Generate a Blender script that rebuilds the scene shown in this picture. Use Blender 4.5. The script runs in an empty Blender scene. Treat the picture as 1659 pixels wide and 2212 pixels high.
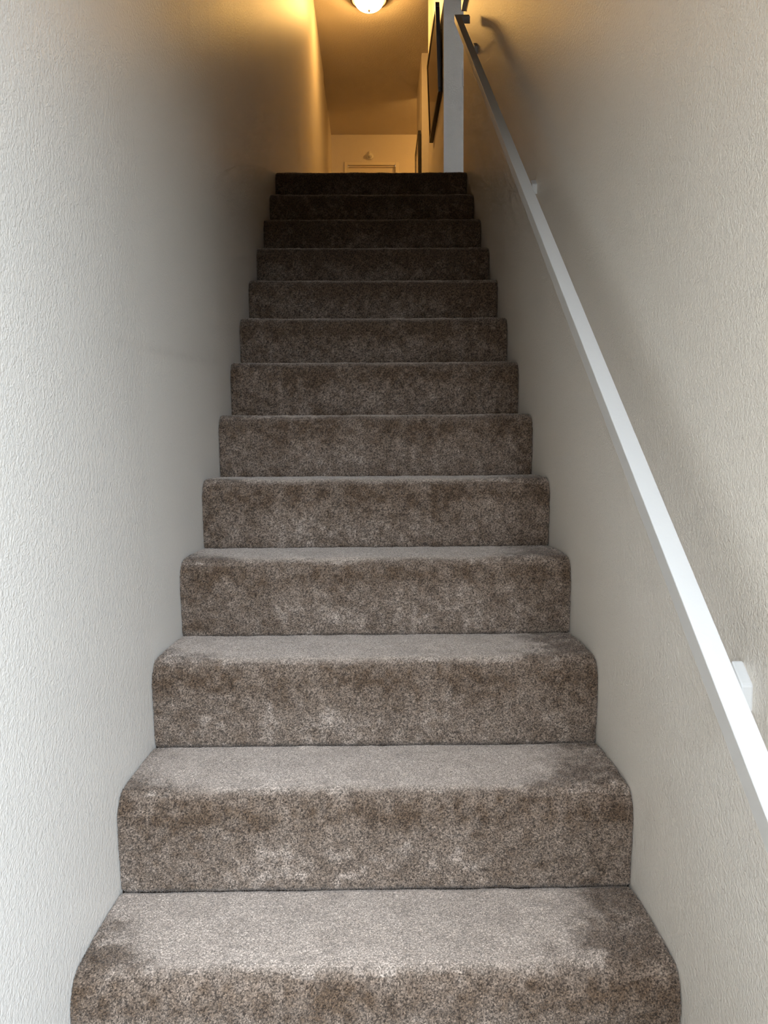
import bpy, bmesh, math
import numpy as np
from mathutils import Vector, Matrix

S = bpy.context.scene
COL = S.collection
RUN, RISE, D1, OVER = 0.2471, 0.1953, 1.196, 0.0105     # stair run, rise, first nosing, nosing overhang
NST = 13
ZF = NST * RISE                  # upper floor level
ZC = ZF + 2.42                   # upper ceiling level
Y_TOP = D1 + (NST - 1) * RUN     # nosing of the top step
Y_FAR = 9.709

# ------------------------------------------------------------------ helpers
def link(o, parent=None):
    COL.objects.link(o)
    if parent: o.parent = parent
    return o

def tag(o, label=None, cat=None, group=None, kind=None):
    if label: o['label'] = label
    if cat: o['category'] = cat
    if group: o['group'] = group
    if kind: o['kind'] = kind
    return o

def empty(name, loc=(0, 0, 0)):
    o = bpy.data.objects.new(name, None); o.location = loc; o.empty_display_size = 0.1
    return link(o)

def obj(name, bm, mat, parent=None, smooth=False):
    me = bpy.data.meshes.new(name)
    bmesh.ops.recalc_face_normals(bm, faces=bm.faces)
    bm.to_mesh(me); bm.free()
    if smooth:
        me.shade_smooth()
    me.materials.append(mat)
    o = bpy.data.objects.new(name, me)
    link(o)
    if parent:
        bpy.context.view_layer.update()
        o.parent = parent
        o.matrix_parent_inverse = Matrix.Translation(parent.location).inverted()
    return o

def box(bm, x0, x1, y0, y1, z0, z1, bevel=0.0, seg=2):
    r = bmesh.ops.create_cube(bm, size=1.0)
    vs = r['verts']
    for v in vs:
        v.co = Vector(((x0 + x1) / 2 + v.co.x * (x1 - x0), (y0 + y1) / 2 + v.co.y * (y1 - y0), (z0 + z1) / 2 + v.co.z * (z1 - z0)))
    if bevel > 0:
        es = {e for v in vs for e in v.link_edges}
        bmesh.ops.bevel(bm, geom=list(es), offset=bevel, segments=seg, affect='EDGES', profile=0.5)
    return bm

def B(*a, **k):
    return box(bmesh.new(), *a, **k)

def prism(bm, pts, axis, a0, a1):
    """extrude polygon pts (2D) along axis between a0 and a1"""
    def p3(p, a):
        if axis == 'X': return (a, p[0], p[1])
        if axis == 'Y': return (p[0], a, p[1])
        return (p[0], p[1], a)
    v0 = [bm.verts.new(p3(p, a0)) for p in pts]; v1 = [bm.verts.new(p3(p, a1)) for p in pts]
    n = len(pts)
    bm.faces.new(v0); bm.faces.new(v1[::-1])
    for i in range(n):
        bm.faces.new((v0[i], v0[(i + 1) % n], v1[(i + 1) % n], v1[i]))
    return bm

def lathe(bm, prof, c, axis='Z', n=48):
    """revolve (radius, height) profile around axis at c"""
    rings = []
    for r, h in prof:
        if r < 1e-6:
            p = {'Z': (c[0], c[1], c[2] + h), 'Y': (c[0], c[1] + h, c[2])}[axis]
            rings.append([bm.verts.new(p)])
        else:
            ring = []
            for i in range(n):
                a = 2 * math.pi * i / n
                if axis == 'Z': p = (c[0] + r * math.cos(a), c[1] + r * math.sin(a), c[2] + h)
                else: p = (c[0] + r * math.cos(a), c[1] + h, c[2] + r * math.sin(a))
                ring.append(bm.verts.new(p))
            rings.append(ring)
    for A, Bb in zip(rings[:-1], rings[1:]):
        for i in range(n):
            if len(A) == 1 and len(Bb) == 1: continue
            if len(A) == 1: bm.faces.new((A[0], Bb[i], Bb[(i + 1) % n]))
            elif len(Bb) == 1: bm.faces.new((A[i], A[(i + 1) % n], Bb[0]))
            else: bm.faces.new((A[i], A[(i + 1) % n], Bb[(i + 1) % n], Bb[i]))
    return bm

# ------------------------------------------------------------------ materials
def mat(name, col, rough=0.5, spec=0.5, metal=0.0):
    m = bpy.data.materials.new(name); m.use_nodes = True
    b = m.node_tree.nodes['Principled BSDF']
    b.inputs['Base Color'].default_value = (*col, 1); b.inputs['Roughness'].default_value = rough
    b.inputs['Specular IOR Level'].default_value = spec; b.inputs['Metallic'].default_value = metal
    return m

def paint(name, col, rough=0.4, scale=1.0, strength=0.5, dist=0.004, spec=0.5, scuff=False):
    """eggshell paint over orange-peel wall texture"""
    m = mat(name, col, rough, spec); nt = m.node_tree; N = nt.nodes; L = nt.links
    b = N['Principled BSDF']
    tc = N.new('ShaderNodeTexCoord')
    n1 = N.new('ShaderNodeTexNoise'); n1.inputs['Scale'].default_value = 300 * scale; n1.inputs['Detail'].default_value = 1.5
    n1.inputs['Roughness'].default_value = 0.45; n1.inputs['Distortion'].default_value = 0.3
    n2 = N.new('ShaderNodeTexNoise'); n2.inputs['Scale'].default_value = 120 * scale; n2.inputs['Detail'].default_value = 1.0
    n3 = N.new('ShaderNodeTexVoronoi'); n3.inputs['Scale'].default_value = 55 * scale; n3.inputs['Randomness'].default_value = 1.0
    for n in (n1, n2, n3): L.new(tc.outputs['Object'], n.inputs['Vector'])
    # sparse raised specks (paint nibs)
    r3 = N.new('ShaderNodeMapRange'); r3.inputs['From Min'].default_value = 0.07; r3.inputs['From Max'].default_value = 0.0
    r3.inputs['To Max'].default_value = 1.3
    L.new(n3.outputs['Distance'], r3.inputs['Value'])
    m1 = N.new('ShaderNodeMath'); m1.operation = 'MULTIPLY_ADD'; m1.inputs[1].default_value = 0.9
    L.new(n2.outputs['Fac'], m1.inputs[0]); L.new(n1.outputs['Fac'], m1.inputs[2])
    m2 = N.new('ShaderNodeMath'); m2.operation = 'ADD'
    L.new(m1.outputs[0], m2.inputs[0]); L.new(r3.outputs['Result'], m2.inputs[1])
    bp = N.new('ShaderNodeBump'); bp.inputs['Strength'].default_value = strength; bp.inputs['Distance'].default_value = dist
    L.new(m2.outputs[0], bp.inputs['Height']); L.new(bp.outputs['Normal'], b.inputs['Normal'])
    # faint unevenness of the paint
    n4 = N.new('ShaderNodeTexNoise'); n4.inputs['Scale'].default_value = 2.3; n4.inputs['Detail'].default_value = 3
    L.new(tc.outputs['Object'], n4.inputs['Vector'])
    mr = N.new('ShaderNodeMapRange'); mr.inputs['To Min'].default_value = 0.955; mr.inputs['To Max'].default_value = 1.03
    L.new(n4.outputs['Fac'], mr.inputs['Value'])
    mx = N.new('ShaderNodeMix'); mx.data_type = 'RGBA'; mx.blend_type = 'MULTIPLY'; mx.inputs['Factor'].default_value = 1.0
    mx.inputs['A'].default_value = (*col, 1); L.new(mr.outputs['Result'], mx.inputs['B'])
    last = mx.outputs['Result']
    if scuff:   # a long faint rub mark and a few grey smudges
        sp = N.new('ShaderNodeSeparateXYZ'); L.new(tc.outputs['Object'], sp.inputs[0])
        def mth(op, a, b_=None, c=None):
            n = N.new('ShaderNodeMath'); n.operation = op
            for i, v in enumerate((a, b_, c)):
                if v is None: continue
                if isinstance(v, (int, float)): n.inputs[i].default_value = v
                else: L.new(v, n.inputs[i])
            return n.outputs[0]
        tot = None
        for (yc, zc, sl, hy, hz, k) in scuff:
            dy = mth('DIVIDE', mth('SUBTRACT', sp.outputs['Y'], yc), hy)
            dz = mth('DIVIDE', mth('SUBTRACT', mth('SUBTRACT', sp.outputs['Z'], zc), mth('MULTIPLY', mth('SUBTRACT', sp.outputs['Y'], yc), sl)), hz)
            r2 = mth('ADD', mth('MULTIPLY', dy, dy), mth('MULTIPLY', dz, dz))
            g = mth('MULTIPLY', mth('EXPONENT', mth('MULTIPLY', r2, -1.0)), k)
            tot = g if tot is None else mth('ADD', tot, g)
        n5 = N.new('ShaderNodeTexNoise'); n5.inputs['Scale'].default_value = 30; n5.inputs['Detail'].default_value = 4
        L.new(tc.outputs['Object'], n5.inputs['Vector'])
        tot = mth('MULTIPLY', tot, n5.outputs['Fac'])
        m5 = N.new('ShaderNodeMix'); m5.data_type = 'RGBA'; L.new(tot, m5.inputs['Factor'])
        L.new(last, m5.inputs['A']); m5.inputs['B'].default_value = (.25, .21, .18, 1); last = m5.outputs['Result']
    L.new(last, b.inputs['Base Color'])
    return m

WALL = (0.68, 0.622, 0.545)
M_wall = paint('wall_paint', WALL, 0.42, 1.0, 0.46, 0.0026)
M_wall_left = paint('wall_paint_rubbed', WALL, 0.42, 1.0, 0.46, 0.0026, scuff=[(1.95, 1.30, .07, .42, .012, .22), (2.3, 1.34, .05, .25, .03, .14)])
M_wall_right = paint('wall_paint_smudged', WALL, 0.42, 1.0, 0.46, 0.0026, scuff=[(1.36, .375, -.5, .03, .05, .22), (1.25, .46, .3, .05, .03, .12)])
M_ceil = paint('ceiling_paint', (0.66, 0.60, 0.52), 0.8, 0.6, 0.5, 0.004, spec=0.2)
M_trim = mat('trim_paint', (0.72, 0.66, 0.56), 0.45)
M_rail = mat('rail_paint', (0.50, 0.48, 0.45), 0.42)
M_bronze = mat('bronze', (0.07, 0.045, 0.03), 0.4, 0.5, 0.6)
M_black = mat('black_frame', (0.012, 0.008, 0.007), 0.35)
M_glass = mat('picture_glass', (0.16, 0.12, 0.08), 0.06)
M_mat = mat('picture_mount', (0.62, 0.55, 0.45), 0.5)
M_white = mat('white_plastic', (0.75, 0.73, 0.68), 0.4)
M_whiteframe = mat('white_frame', (0.78, 0.74, 0.66), 0.4)
M_concrete = mat('concrete', (0.10, 0.098, 0.092), 0.9, 0.2)
M_sky_blocker = mat('sky_blocker_dark', (0.045, 0.045, 0.035), 0.9, 0.2)
M_side_blocker = mat('side_blocker_beige', (0.24, 0.20, 0.155), 0.9, 0.2)

def rail_detail():
    nt = M_rail.node_tree; N = nt.nodes; L = nt.links; b = N['Principled BSDF']
    tc = N.new('ShaderNodeTexCoord'); n = N.new('ShaderNodeTexNoise'); n.inputs['Scale'].default_value = 90; n.inputs['Detail'].default_value = 3
    L.new(tc.outputs['Object'], n.inputs['Vector'])
    bp = N.new('ShaderNodeBump'); bp.inputs['Strength'].default_value = 0.15; bp.inputs['Distance'].default_value = 0.002
    L.new(n.outputs['Fac'], bp.inputs['Height']); L.new(bp.outputs['Normal'], b.inputs['Normal'])
rail_detail()

def carpet_material():
    m = mat('carpet', (0.2, 0.16, 0.13), 0.95, 0.1); nt = m.node_tree; N = nt.nodes; L = nt.links
    b = N['Principled BSDF']
    b.inputs['Sheen Weight'].default_value = 0.25; b.inputs['Sheen Roughness'].default_value = 0.5
    b.inputs['Sheen Tint'].default_value = (0.75, 0.68, 0.62, 1)
    nap_dim = N.new('ShaderNodeAttribute'); nap_dim.attribute_name = 'nap_dim'
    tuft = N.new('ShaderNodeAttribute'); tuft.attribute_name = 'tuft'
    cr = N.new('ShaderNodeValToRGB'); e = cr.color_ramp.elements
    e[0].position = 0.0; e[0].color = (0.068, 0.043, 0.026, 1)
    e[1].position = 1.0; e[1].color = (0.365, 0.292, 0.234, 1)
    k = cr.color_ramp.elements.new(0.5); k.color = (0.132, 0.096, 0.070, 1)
    L.new(nap_dim.outputs['Fac'], cr.inputs['Fac'])
    mr = N.new('ShaderNodeMapRange'); mr.inputs['To Min'].default_value = 0.28; mr.inputs['To Max'].default_value = 1.80
    L.new(tuft.outputs['Fac'], mr.inputs['Value'])
    mx = N.new('ShaderNodeMix'); mx.data_type = 'RGBA'; mx.blend_type = 'MULTIPLY'; mx.inputs['Factor'].default_value = 1.0
    L.new(cr.outputs['Color'], mx.inputs['A']); L.new(mr.outputs['Result'], mx.inputs['B'])
    tc = N.new('ShaderNodeTexCoord'); nz = N.new('ShaderNodeTexNoise'); nz.inputs['Scale'].default_value = 620; nz.inputs['Detail'].default_value = 1.0
    L.new(tc.outputs['Object'], nz.inputs['Vector'])
    m2 = N.new('ShaderNodeMapRange'); m2.inputs['From Min'].default_value = .3; m2.inputs['From Max'].default_value = .7
    m2.inputs['To Min'].default_value = 0.50; m2.inputs['To Max'].default_value = 1.52
    L.new(nz.outputs['Fac'], m2.inputs['Value'])
    mx2 = N.new('ShaderNodeMix'); mx2.data_type = 'RGBA'; mx2.blend_type = 'MULTIPLY'; mx2.inputs['Factor'].default_value = 1.0
    L.new(mx.outputs['Result'], mx2.inputs['A']); L.new(m2.outputs['Result'], mx2.inputs['B'])
    L.new(mx2.outputs['Result'], b.inputs['Base Color'])
    return m
M_carpet = carpet_material()

# ------------------------------------------------------------------ stair walls (not quite flat, as built)
KY = [D1 + (k - 1) * RUN for k in range(1, NST + 1)]
DL = [-.0020, -.0022, -.0015, .0035, .0085, .0100, .0045, -.0035, -.0075, -.0095, -.0120, -.0140, -.0145]
DR = [0, 0, 0, 0, 0, 0, 0, .0027, .0044, .0060, .0034, 0, -.004]
YL = [-1.6] + KY + [5.4, 6.2, 9.0]; XL = [-.5018] + [-.5 + d for d in DL] + [-.506, -.504, -.503]
YR = [-1.6] + KY + [4.36]; XR = [.5] + [.5 + d for d in DR] + [.498]
def xl(y): return np.interp(y, YL, XL)
def xr(y): return np.interp(y, YR, XR)

def structure(name, bm, m, parent=None, smooth=False):
    return tag(obj(name, bm, m, parent, smooth), kind='structure')

# left wall: one long run from the entry to the end of the hall
Y_LW = 8.21
ys = [-.14] + KY + [5.4, 6.2, Y_LW]
pts = [(float(xl(y)), y) for y in ys] + [(-.64, Y_LW), (-.64, -.14)]
structure('wall_left', prism(bmesh.new(), pts, 'Z', -0.2, ZC + .1), M_wall_left)
# shallow recess at the end of the hall, left
structure('wall_recess', B(-.66, -.513, Y_LW, Y_FAR + .12, ZF - .1, ZC + .1), M_wall)
# right wall of the stairs
ys = [-.14] + KY + [4.36]
pts = [(float(xr(y)), y) for y in ys] + [(.62, 4.36), (.62, -.14)]
structure('wall_right', prism(bmesh.new(), pts, 'Z', -0.2, ZC + .1), M_wall_right)
# landing side room: wall facing the stairs, then the hall's right wall with its opening
Y_BL = 5.385
structure('wall_landing', B(.48, 3.4, Y_BL, Y_BL + .12, ZF - .1, ZC + .1), M_wall)
structure('wall_hall', B(.48, .60, Y_BL + .12, 6.88, ZF - .1, ZC + .1), M_wall)
structure('wall_return', B(.48, 2.0, 7.80, 7.92, ZF - .1, ZC + .1), M_wall)
structure('wall_hall_end', B(.48, .60, 7.92, 8.70, ZF - .1, ZC + .1), M_wall)
structure('wall_far', prism(bmesh.new(), [(-.66, ZF - .1), (-.315, ZF - .1), (-.315, 4.595), (.27, 4.595), (.27, ZF - .1), (2.1, ZF - .1), (2.1, ZC + .1), (-.66, ZC + .1)], 'Y', Y_FAR, Y_FAR + .12), M_wall)
structure('wall_closet', B(2.0, 2.1, 5.5, Y_FAR + .1, ZF - .1, ZC + .1), M_wall)
# ceilings and floors
structure('ceiling', B(-.66, 3.5, 1.75, Y_FAR + .12, ZC, ZC + .12), M_ceil)
structure('ceiling_entry', B(-.64, .62, -.14, 1.75, 2.50, 2.62), M_ceil)
structure('wall_header', B(-.52, .52, 1.65, 1.75, 2.50, ZC + .1), M_wall)
structure('floor', B(-.64, .62, -.14, D1 + .03, -.2, 0.0), M_carpet)
structure('floor_upper', B(-.64, 3.4, Y_TOP + .05, Y_FAR + .12, ZF - .2, ZF - .006), M_carpet)
# side room with the daylight window behind the stair wall
structure('wall_room', B(3.3, 3.42, 1.4, Y_BL + .1, ZF - .1, ZC + .1), M_wall)
WX0, WX1, WZ0, WZ1 = 1.0, 1.45, ZF + .9, ZF + 1.40
bm = bmesh.new()
box(bm, .62, WX0, 1.4, 1.52, ZF - .1, ZC + .1); box(bm, WX1, 3.3, 1.4, 1.52, ZF - .1, ZC + .1)
box(bm, WX0, WX1, 1.4, 1.52, ZF - .1, WZ0); box(bm, WX0, WX1, 1.4, 1.52, WZ1, ZC + .1)
structure('wall_window', bm, M_wall)
structure('floor_room', B(.62, 3.4, 1.4, Y_TOP + .05, ZF - .2, ZF - .006), M_carpet)
structure('trim_1', B(WX0 - .02, WX1 + .02, 1.50, 1.56, WZ0 - .03, WZ0), M_trim)
# entry: front wall with the open doorway behind the photographer
DX0, DX1, DZ = -.23, .465, 2.20
bm = bmesh.new()
box(bm, -.64, DX0, -.14, -.02, -.2, 2.55); box(bm, DX1, .62, -.14, -.02, -.2, 2.55); box(bm, DX0, DX1, -.14, -.02, DZ, 2.55)
structure('wall_entry', bm, M_wall)
structure('ground', B(-7, 7, -16, -.14, -.22, -.12), M_concrete)
structure('sky_blocker', B(-8, 8, -8.2, -8, -.12, 2.3), M_sky_blocker)  # unseen dark blocker, added to cut low sky light reaching the upper risers
structure('side_light_blocker', B(-.45, -.26, -3.2, -.14, -.12, 3.2), M_side_blocker)  # unseen blocker added beside the doorway, keeps sky light off the right wall
# solid steps under the carpet
pts = [(D1 + .03, -.02)]
for k in range(1, NST + 1):
    pts += [(D1 + (k - 1) * RUN + .022, (k - 1) * RISE - .02), (D1 + (k - 1) * RUN + .022, k * RISE - .012)]
pts += [(Y_TOP + .05, ZF - .012), (Y_TOP + .05, -.2), (D1 + .03, -.2)]
structure('floor_stairs', prism(bmesh.new(), [(p[0], p[1]) for p in pts], 'X', -.56, .56), M_carpet)

# far door
d = structure('door_1', B(-.312, .267, Y_FAR + .035, Y_FAR + .075, ZF, 4.588, bevel=.002), M_trim)
bm = bmesh.new(); lathe(bm, [(0, -.062), (.018, -.060), (.027, -.048), (.026, -.036), (.012, -.028), (.010, -.012), (.024, -.010), (.024, 0)], (.21, Y_FAR + .035, ZF + .95), 'Y', 24)
obj('door_knob', bm, M_bronze, d, True)
bm = bmesh.new()
for x0, x1, z0, z1 in ((-.354, -.315, ZF, 4.63), (.270, .312, ZF, 4.63), (-.315, .270, 4.594, 4.63)):
    box(bm, x0, x1, Y_FAR - .016, Y_FAR + .02, z0, z1, bevel=.004)
for x0, x1, z0, z1 in ((-.318, -.306, ZF, 4.588), (.261, .273, ZF, 4.588), (-.306, .261, 4.58, 4.597)):
    box(bm, x0, x1, Y_FAR + .012, Y_FAR + .036, z0, z1)
structure('trim_2', bm, M_trim)
structure('baseboard_left', B(-.515, -.49, 4.45, Y_LW, ZF - .006, ZF + .085, bevel=.004), M_trim)

# ------------------------------------------------------------------ carpeted staircase
rng = np.random.default_rng(7)
def vnoise(x, y, seed):
    """smooth value noise"""
    r = np.random.default_rng(seed); T = r.random((64, 64))
    xi = np.floor(x).astype(int); yi = np.floor(y).astype(int); fx = x - xi; fy = y - yi
    fx = fx * fx * (3 - 2 * fx); fy = fy * fy * (3 - 2 * fy)
    a = T[xi % 64, yi % 64]; b = T[(xi + 1) % 64, yi % 64]; c = T[xi % 64, (yi + 1) % 64]; d = T[(xi + 1) % 64, (yi + 1) % 64]
    return (a * (1 - fx) + b * fx) * (1 - fy) + (c * (1 - fx) + d * fx) * fy
def fbm(x, y, seed, oct=4):
    v = 0; a = .5; t = 0
    for i in range(oct):
        v = v + a * vnoise(x * 2 ** i + i * 7.3, y * 2 ** i + i * 3.1, seed + i); t += a; a *= .55
    return v / t
def sstep(a, b, x):
    t = np.clip((x - a) / (b - a), 0, 1); return t * t * (3 - 2 * t)

JIT = rng.random((512, 512, 4))
def tufts(X, Sv, p, seed):
    """cellular tuft field: height 0..1 and a random value per tuft"""
    gx = X / p + seed * 13.7; gy = Sv / p + seed * 5.1
    ix = np.floor(gx).astype(int); iy = np.floor(gy).astype(int)
    best = np.full(X.shape, 9.0); val = np.zeros(X.shape); hh = np.zeros(X.shape)
    for dx in (-1, 0, 1):
        for dy in (-1, 0, 1):
            J = JIT[(ix + dx) % 512, (iy + dy) % 512]
            cx = ix + dx + .5 + (J[..., 0] - .5) * .95; cy = iy + dy + .5 + (J[..., 1] - .5) * .95
            dd = ((gx - cx) ** 2 + (gy - cy) ** 2)
            mk = dd < best
            best = np.where(mk, dd, best); val = np.where(mk, J[..., 2], val); hh = np.where(mk, J[..., 3], hh)
    return np.clip(1 - best / .75, 0, 1), val, hh

NR = 0.042      # nosing radius
def profile(k):
    """(y, z) profile of step k: up the riser, round the nosing, back over the tread; plus normals"""
    yn = D1 + (k - 1) * RUN; zt = k * RISE
    P = []
    yb, zb = yn + OVER, zt - RISE
    # riser, slightly undercut, to the start of the nosing
    n0 = 24
    for i in range(n0 + 1):
        t = i / n0
        P.append((yb - OVER * sstep(0, 1, np.array(t)).item() + .013 * math.exp(-(t / .05) ** 2), zb - .006 + t * (RISE - NR - .006)))
    nr = len(P) - 1
    zs = zt - NR - .012
    for i in range(1, 17):
        a = math.pi / 2 * i / 16
        P.append((yn + NR * (1 - math.cos(a)), zs + (NR + .012) * math.sin(a)))
    yend = D1 + k * RUN + OVER + .008 if k < NST else yn + 1.0
    for i in range(1, 21):
        t = i / 20
        P.append((yn + NR + (yend - yn - NR) * t, zt + .003 * math.sin(math.pi * t) - .010 * max(0, (t - .92) / .08) * (k < NST)))
    return np.array(P), nr

def carpet_piece(name, k, s0, s1, PP, arc, res, parent, riser_len):
    W0, W1 = -.53, .52
    nx = int(round(1.0 / res)); ns = max(4, int(round((s1 - s0) / res)))
    s = np.linspace(s0, s1, ns + 1)
    y = np.interp(s, arc, PP[:, 0]); z = np.interp(s, arc, PP[:, 1])
    ty = np.gradient(y, s); tz = np.gradient(z, s); ln = np.hypot(ty, tz); ty /= ln; tz /= ln
    # smooth normals (facing the stairwell): rotate tangent
    ny, nz = -tz, ty
    if True:
        kk = np.ones(9) / 9
        pad = lambda a: np.convolve(np.pad(a, 4, mode='edge'), kk, 'valid')
        ny, nz = pad(ny), pad(nz); l2 = np.hypot(ny, nz); ny /= l2; nz /= l2
    u = np.linspace(0, 1, nx + 1)
    U, Sg = np.meshgrid(u, s)
    XLy = xl(y)[:, None] + .0008; XRy = xr(y)[:, None] - .0008
    X = XLy + (XRy - XLy) * U
    Y = np.repeat(y[:, None], nx + 1, 1); Z = np.repeat(z[:, None], nx + 1, 1)
    NY = ny[:, None]; NZ = nz[:, None]
    s_t = Sg - riser_len                # >0 on nosing and tread
    # -------- nap: how the pile lies (0 upright and dark, 1 trodden flat and pale); upper risers also painted dimmer
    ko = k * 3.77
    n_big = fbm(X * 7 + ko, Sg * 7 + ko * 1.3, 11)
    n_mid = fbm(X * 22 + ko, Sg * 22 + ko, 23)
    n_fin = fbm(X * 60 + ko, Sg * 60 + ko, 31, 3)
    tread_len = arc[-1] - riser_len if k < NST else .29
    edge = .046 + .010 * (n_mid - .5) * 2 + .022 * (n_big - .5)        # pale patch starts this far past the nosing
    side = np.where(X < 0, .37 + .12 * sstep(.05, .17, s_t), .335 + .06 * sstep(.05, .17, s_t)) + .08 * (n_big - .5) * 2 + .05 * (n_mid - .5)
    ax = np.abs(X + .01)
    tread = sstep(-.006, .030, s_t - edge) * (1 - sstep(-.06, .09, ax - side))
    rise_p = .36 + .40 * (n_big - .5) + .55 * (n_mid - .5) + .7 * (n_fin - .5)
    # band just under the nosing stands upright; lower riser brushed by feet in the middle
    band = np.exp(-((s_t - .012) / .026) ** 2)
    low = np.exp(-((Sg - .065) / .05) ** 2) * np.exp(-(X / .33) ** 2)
    nap_dim = rise_p + .25 * low - .17 * band - min(.24, max(0, k - 4) * .05)  # last term paints the weaker light up the flight into the riser colour
    nap_dim = np.where(nap_dim > .45, .45 + (nap_dim - .45) * .55, nap_dim); nap_dim = np.clip(nap_dim, 0.0, .72)
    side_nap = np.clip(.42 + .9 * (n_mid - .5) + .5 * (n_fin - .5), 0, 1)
    nap_dim = np.where(s_t > edge, side_nap, nap_dim)
    nap_dim = nap_dim * (1 - tread) + (.84 + .22 * (n_mid - .5)) * tread
    # -------- pile relief
    p = .0021 if k <= 4 else (.0024 if k <= 6 else .0029)
    th, tv, tr = tufts(X + .0015 * (n_fin - .5), Sg, p, k)
    amp = (.0040 - .0020 * tread) * (.45 + .75 * tr)
    h = amp * th ** .7 + .004 * (n_mid - .5) + .0015 * (n_fin - .5)
    wall_d = np.minimum(X - XLy, XRy - X)
    h = h - .004 * np.clip(1 - wall_d / .006, 0, 1)
    # lean of the tufts
    lx = (n_fin - .5) * .006 * th
    V = np.stack([np.clip(X + lx, XLy, XRy), Y + NY * h, Z + NZ * h], -1).reshape(-1, 3).astype(np.float32)
    a = np.arange((ns + 1) * (nx + 1)).reshape(ns + 1, nx + 1)
    Q = np.stack([a[:-1, :-1], a[:-1, 1:], a[1:, 1:], a[1:, :-1]], -1).reshape(-1, 4).astype(np.int32)
    me = bpy.data.meshes.new(name)
    me.vertices.add(len(V)); me.vertices.foreach_set('co', V.ravel())
    me.loops.add(Q.size); me.loops.foreach_set('vertex_index', Q.ravel())
    me.polygons.add(len(Q)); me.polygons.foreach_set('loop_start', np.arange(0, Q.size, 4, dtype=np.int32))
    me.polygons.foreach_set('loop_total', np.full(len(Q), 4, dtype=np.int32))
    me.update(calc_edges=True); me.shade_smooth()
    tread_soft = tread * .45
    tvv = np.clip(tv * (1 - tread_soft) + .5 * tread_soft, 0, 1)
    for nm, arr in (('nap_dim', nap_dim), ('tuft', tvv)):
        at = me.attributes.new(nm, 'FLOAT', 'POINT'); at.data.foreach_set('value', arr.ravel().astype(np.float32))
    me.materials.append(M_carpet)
    o = bpy.data.objects.new(name, me); link(o, parent)
    return o

stairs = empty('staircase')
tag(stairs, 'straight flight of stairs fully covered in brown grey carpet', 'staircase')
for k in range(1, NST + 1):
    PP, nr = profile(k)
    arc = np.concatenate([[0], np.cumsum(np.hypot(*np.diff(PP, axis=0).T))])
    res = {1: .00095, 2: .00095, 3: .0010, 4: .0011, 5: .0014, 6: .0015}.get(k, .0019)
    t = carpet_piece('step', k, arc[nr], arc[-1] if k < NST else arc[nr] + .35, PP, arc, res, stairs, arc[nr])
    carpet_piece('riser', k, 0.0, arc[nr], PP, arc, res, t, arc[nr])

# ------------------------------------------------------------------ handrail
SL = 0.7987; Z0 = 1.0437 - 2.439 * .40        # top-left edge: z = Z0 + SL * y at x = 0.400
RX0, RX1, RH = .400, .4300, .0345             # square tube (vertical height of the side face)
def zt_(y): return Z0 + SL * y
YE, YS = 3.894, .40
rail = empty('handrail', (RX0, YE, zt_(YE)))
tag(rail, 'white painted square metal handrail fixed along the right stair wall', 'handrail')
def sheared(bm, x0, x1, y0, y1, dz0, dz1, bevel=.0018):
    box(bm, x0, x1, y0, y1, dz0, dz1, bevel=bevel, seg=2)
    return bm
def shear(bm):
    for v in bm.verts: v.co.z += zt_(v.co.y)
    return bm
obj('rail', shear(sheared(bmesh.new(), RX0, RX1, YS, YE, -RH, 0)), M_rail, rail)
obj('end_return', shear(sheared(bmesh.new(), RX1 - .002, .472, YE - .034, YE, -RH, 0)), M_rail, rail)
def tube(bm, path, r, n=14):
    rings = []
    for i, p in enumerate(path):
        p = Vector(p); t = (Vector(path[min(i + 1, len(path) - 1)]) - Vector(path[max(i - 1, 0)])).normalized()
        u = t.cross(Vector((0, 1, 0))).normalized(); v = t.cross(u)
        rings.append([bm.verts.new(p + r * (math.cos(2 * math.pi * j / n) * u + math.sin(2 * math.pi * j / n) * v)) for j in range(n)])
    for A, Bb in zip(rings[:-1], rings[1:]):
        for j in range(n): bm.faces.new((A[j], A[(j + 1) % n], Bb[(j + 1) % n], Bb[j]))
    bm.faces.new(rings[0][::-1]); bm.faces.new(rings[-1])
    return bm
for yb, hl, d0, d1 in ((3.825, .024, -.158, -.119), (2.412, .013, -.150, -.118), (1.008, .016, -.160, -.122)):
    zb = zt_(yb); xw = float(xr(yb))
    cps = [(.417, -.030), (.4185, -.044), (.424, -.060), (.438, -.087), (.458, -.115), (.472, -.130), (.483, -.139), (xw - .005, -.143)]
    path = []
    for i in range(len(cps) - 1):       # Catmull-Rom through the bends
        q = [cps[max(i - 1, 0)], cps[i], cps[i + 1], cps[min(i + 2, len(cps) - 1)]]
        for t in (0, .25, .5, .75):
            f_ = [-.5 * t + t * t - .5 * t ** 3, 1 - 2.5 * t * t + 1.5 * t ** 3, .5 * t + 2 * t * t - 1.5 * t ** 3, -.5 * t * t + .5 * t ** 3]
            path.append((sum(f_[j] * q[j][0] for j in range(4)), yb, zb + sum(f_[j] * q[j][1] for j in range(4))))
    path.append((cps[-1][0], yb, zb + cps[-1][1]))
    br = obj('bracket', tube(bmesh.new(), path, .0065), M_rail, rail, True)
    bm = box(bmesh.new(), xw - .016, xw + .001, yb - hl, yb + hl, d0, d1, bevel=.003)
    obj('wall_plate', shear(bm), M_rail, br)

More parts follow.
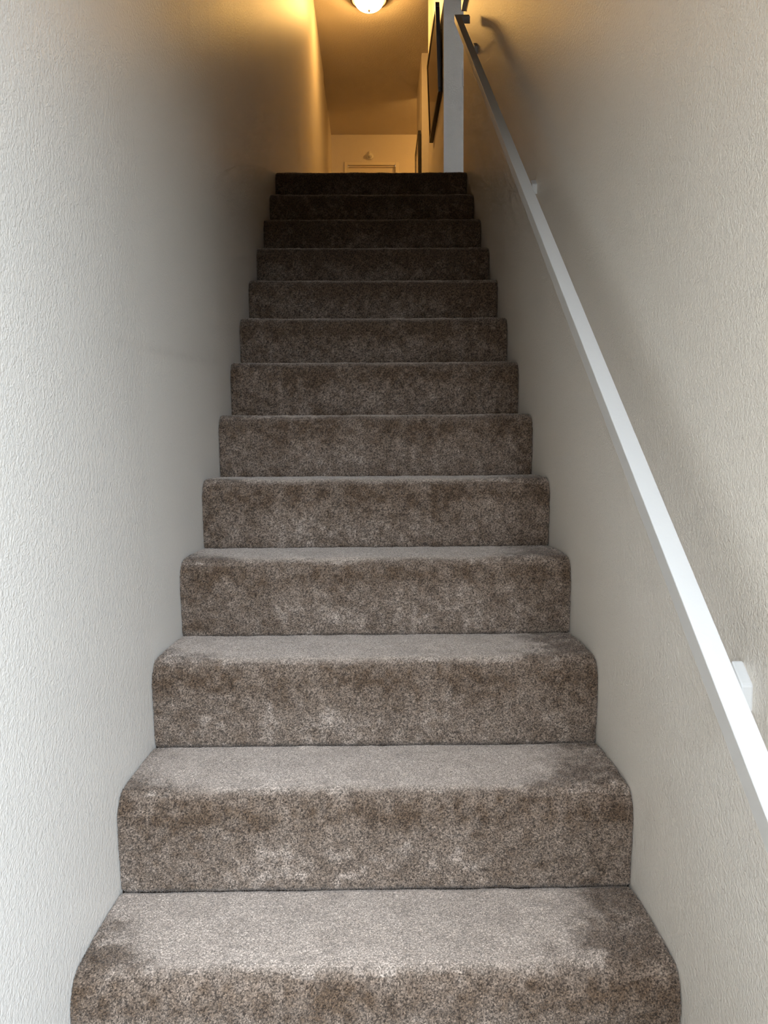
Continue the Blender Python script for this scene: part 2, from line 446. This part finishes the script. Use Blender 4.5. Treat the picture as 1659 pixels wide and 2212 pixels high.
# ------------------------------------------------------------------ hall ceiling lamp
LX, LY = -.026, 6.86
lamp = empty('ceiling_lamp', (LX, LY, ZC))
tag(lamp, 'lit flush dome lamp with bronze rim on the upper hall ceiling', 'lamp')
bm = bmesh.new(); lathe(bm, [(0, -.001), (.150, -.001), (.163, -.010), (.165, -.026), (.158, -.038), (.146, -.042), (.140, -.040), (.138, -.026), (0, -.026)], (LX, LY, ZC), 'Z', 64)
obj('rim', bm, M_bronze, lamp, True)
M_dome = bpy.data.materials.new('lamp_glass'); M_dome.use_nodes = True
nt = M_dome.node_tree; nt.nodes.clear(); out = nt.nodes.new('ShaderNodeOutputMaterial'); em = nt.nodes.new('ShaderNodeEmission')
em.inputs['Color'].default_value = (1.0, .54, .15, 1); em.inputs['Strength'].default_value = 96.0
nt.links.new(em.outputs[0], out.inputs[0])
bm = bmesh.new()
prof = [(.126, -.036)] + [(.126 * math.cos(a) ** .95, -.036 - .084 * math.sin(a)) for a in [math.pi / 2 * i / 9 for i in range(1, 9)]] + [(0, -.120)]
lathe(bm, prof, (LX, LY, ZC), 'Z', 28)
obj('glass_dome', bm, M_dome, lamp, True)
bm = bmesh.new(); lathe(bm, [(0, -.119), (.011, -.119), (.012, -.124), (.007, -.129), (.006, -.134), (0, -.138)], (LX, LY, ZC), 'Z', 20)
obj('finial', bm, M_bronze, lamp, True)

# ------------------------------------------------------------------ pictures
def picture(name, label, y0, y1, z0, z1, xw, th, tilt, border, mf, mg, mount=None, stand=0.0):
    """framed picture hung on a wall at x = xw facing -x; tilt = how far the top leans out"""
    root = empty(name, (xw, (y0 + y1) / 2, z0)); tag(root, label, 'picture')
    def lean(bm):
        for v in bm.verts: v.co.x -= stand + tilt * (v.co.z - z0) / (z1 - z0)
        return bm
    bm = bmesh.new()
    for a, b, c, d_ in ((y0, y1, z0, z0 + border), (y0, y1, z1 - border, z1), (y0, y0 + border, z0 + border, z1 - border), (y1 - border, y1, z0 + border, z1 - border)):
        box(bm, xw - th, xw - .001, a, b, c, d_, bevel=.002)
    obj('frame', lean(bm), mf, root)
    gx = xw - th + .005
    if mount:
        bm = bmesh.new()
        m_ = .07
        for a, b, c, d_ in ((y0 + border, y1 - border, z0 + border, z0 + border + m_), (y0 + border, y1 - border, z1 - border - m_, z1 - border),
                            (y0 + border, y0 + border + m_, z0 + border + m_, z1 - border - m_), (y1 - border - m_, y1 - border, z0 + border + m_, z1 - border - m_)):
            box(bm, gx + .0005, xw - .002, a, b, c, d_)
        obj('mount', lean(bm), mount, root)
        obj('print', lean(B(gx + .002, xw - .002, y0 + border + m_, y1 - border - m_, z0 + border + m_, z1 - border - m_)), mg, root)
    else:
        obj('print', lean(B(gx, xw - .002, y0 + border - .001, y1 - border + .001, z0 + border - .001, z1 - border + .001)), mg, root)
    return root

picture('framed_picture', 'large dark framed picture leaning out from the hall right wall below the lamp', 5.47, 6.34, 3.535, 4.125, .480, .030, .020, .030, M_black, M_glass)
picture('framed_picture', 'dark framed picture with pale mount farthest down the hall beside the door', 7.885, 8.50, 3.40, 4.265, .480, .030, .004, .040, M_black, M_glass, M_mat)
picture('framed_picture', 'pale framed picture above the top end of the handrail', 3.72, 4.295, 3.413, 3.90, .500, .022, .0, .030, M_whiteframe, M_glass)

# ------------------------------------------------------------------ switch and sensor
sw = empty('light_switch', (.645, Y_BL, 3.587))
tag(sw, 'light switch plate at the edge of the blue grey landing wall', 'switch')
obj('plate', B(.607, .680, Y_BL - .007, Y_BL + .001, 3.530, 3.643, bevel=.002), M_white, sw)
obj('toggle', B(.638, .649, Y_BL - .017, Y_BL - .005, 3.575, 3.597, bevel=.002), M_white, sw)
sn = empty('alarm_sensor', (-.040, Y_FAR, 4.700)); tag(sn, 'small round cream alarm sensor on the wall above the far door', 'sensor')
SC = 1.25
for nm, prof, c, ax in (('base', [(0, -.022), (.030, -.022), (.034, -.016), (.035, 0)], (-.040, Y_FAR, 4.700), 'Y'),
                        ('cover', [(0, -.060), (.008, -.059), (.017, -.052), (.023, -.038), (.024, -.020)], (-.040, Y_FAR, 4.700), 'Y'),
                        ('tip', [(0, .050), (.006, .046), (.009, .040), (.012, .032), (.012, .024)], (-.046, Y_FAR - .018, 4.700), 'Z')):
    bm = bmesh.new(); lathe(bm, [(r * SC, h * SC) for r, h in prof], c, ax, 28); obj(nm, bm, M_white, sn, True)

# ------------------------------------------------------------------ light
def area(name, loc, rot, sx, sy, power=0, col=(1, 1, 1), portal=False):
    l = bpy.data.lights.new(name, 'AREA'); l.shape = 'RECTANGLE'; l.size = sx; l.size_y = sy; l.energy = power; l.color = col
    if portal: l.cycles.is_portal = True
    o = bpy.data.objects.new(name, l); o.location = loc; o.rotation_euler = rot
    return link(o)
# daylight enters through the open front door and the side-room window
area('door_daylight', ((DX0 + DX1) / 2, -.018, DZ / 2), (math.radians(90), 0, 0), DX1 - DX0, DZ, portal=True)
area('window_daylight', ((WX0 + WX1) / 2, 1.525, (WZ0 + WZ1) / 2), (math.radians(90), 0, 0), WX1 - WX0, WZ1 - WZ0, portal=True)
# lamp in the room that opens off the end of the hall
pl = bpy.data.lights.new('side_lamp', 'POINT'); pl.energy = 24; pl.color = (1, .52, .13); pl.shadow_soft_size = .09
po = bpy.data.objects.new('side_lamp', pl); po.location = (1.1, 8.5, ZC - .12); link(po)

w = bpy.data.worlds.new('sky'); S.world = w; w.use_nodes = True
bg = w.node_tree.nodes['Background']; bg.inputs['Color'].default_value = (.76, .91, 1.10, 1); bg.inputs['Strength'].default_value = 29.0

# ------------------------------------------------------------------ camera
cam = bpy.data.cameras.new('camera'); co = bpy.data.objects.new('camera', cam); link(co)
PITCH, YAW, ROLL, F = -.0729, .0105, -.0061, 1661.0
cp, sp, cy, sy = math.cos(PITCH), math.sin(PITCH), math.cos(YAW), math.sin(YAW)
fw = Vector((sy * cp, cy * cp, sp)); r0 = Vector((cy, -sy, 0)); u0 = r0.cross(fw)
rr = r0 * math.cos(ROLL) + u0 * math.sin(ROLL); uu = u0 * math.cos(ROLL) - r0 * math.sin(ROLL)
Mx = Matrix((rr, uu, -fw)).transposed().to_4x4(); Mx.translation = Vector((.0028, 0, 1.0437)); co.matrix_world = Mx
cam.sensor_fit = 'HORIZONTAL'; cam.sensor_width = 36.0; cam.lens = F / 1659 * 36.0; cam.clip_start = .05; cam.clip_end = 100
S.camera = co

S.view_settings.view_transform = 'Standard'; S.view_settings.look = 'None'; S.view_settings.gamma = 1.0
S.view_settings.exposure = 0.16; S.view_settings.use_curve_mapping = False
S.cycles.use_denoising = True; S.cycles.max_bounces = 7; S.cycles.diffuse_bounces = 5; S.cycles.glossy_bounces = 3
S.cycles.caustics_reflective = False; S.cycles.caustics_refractive = False
S.cycles.use_adaptive_sampling = True; S.cycles.adaptive_threshold = 0.07; S.cycles.adaptive_min_samples = 16
S.cycles.sample_clamp_indirect = 8
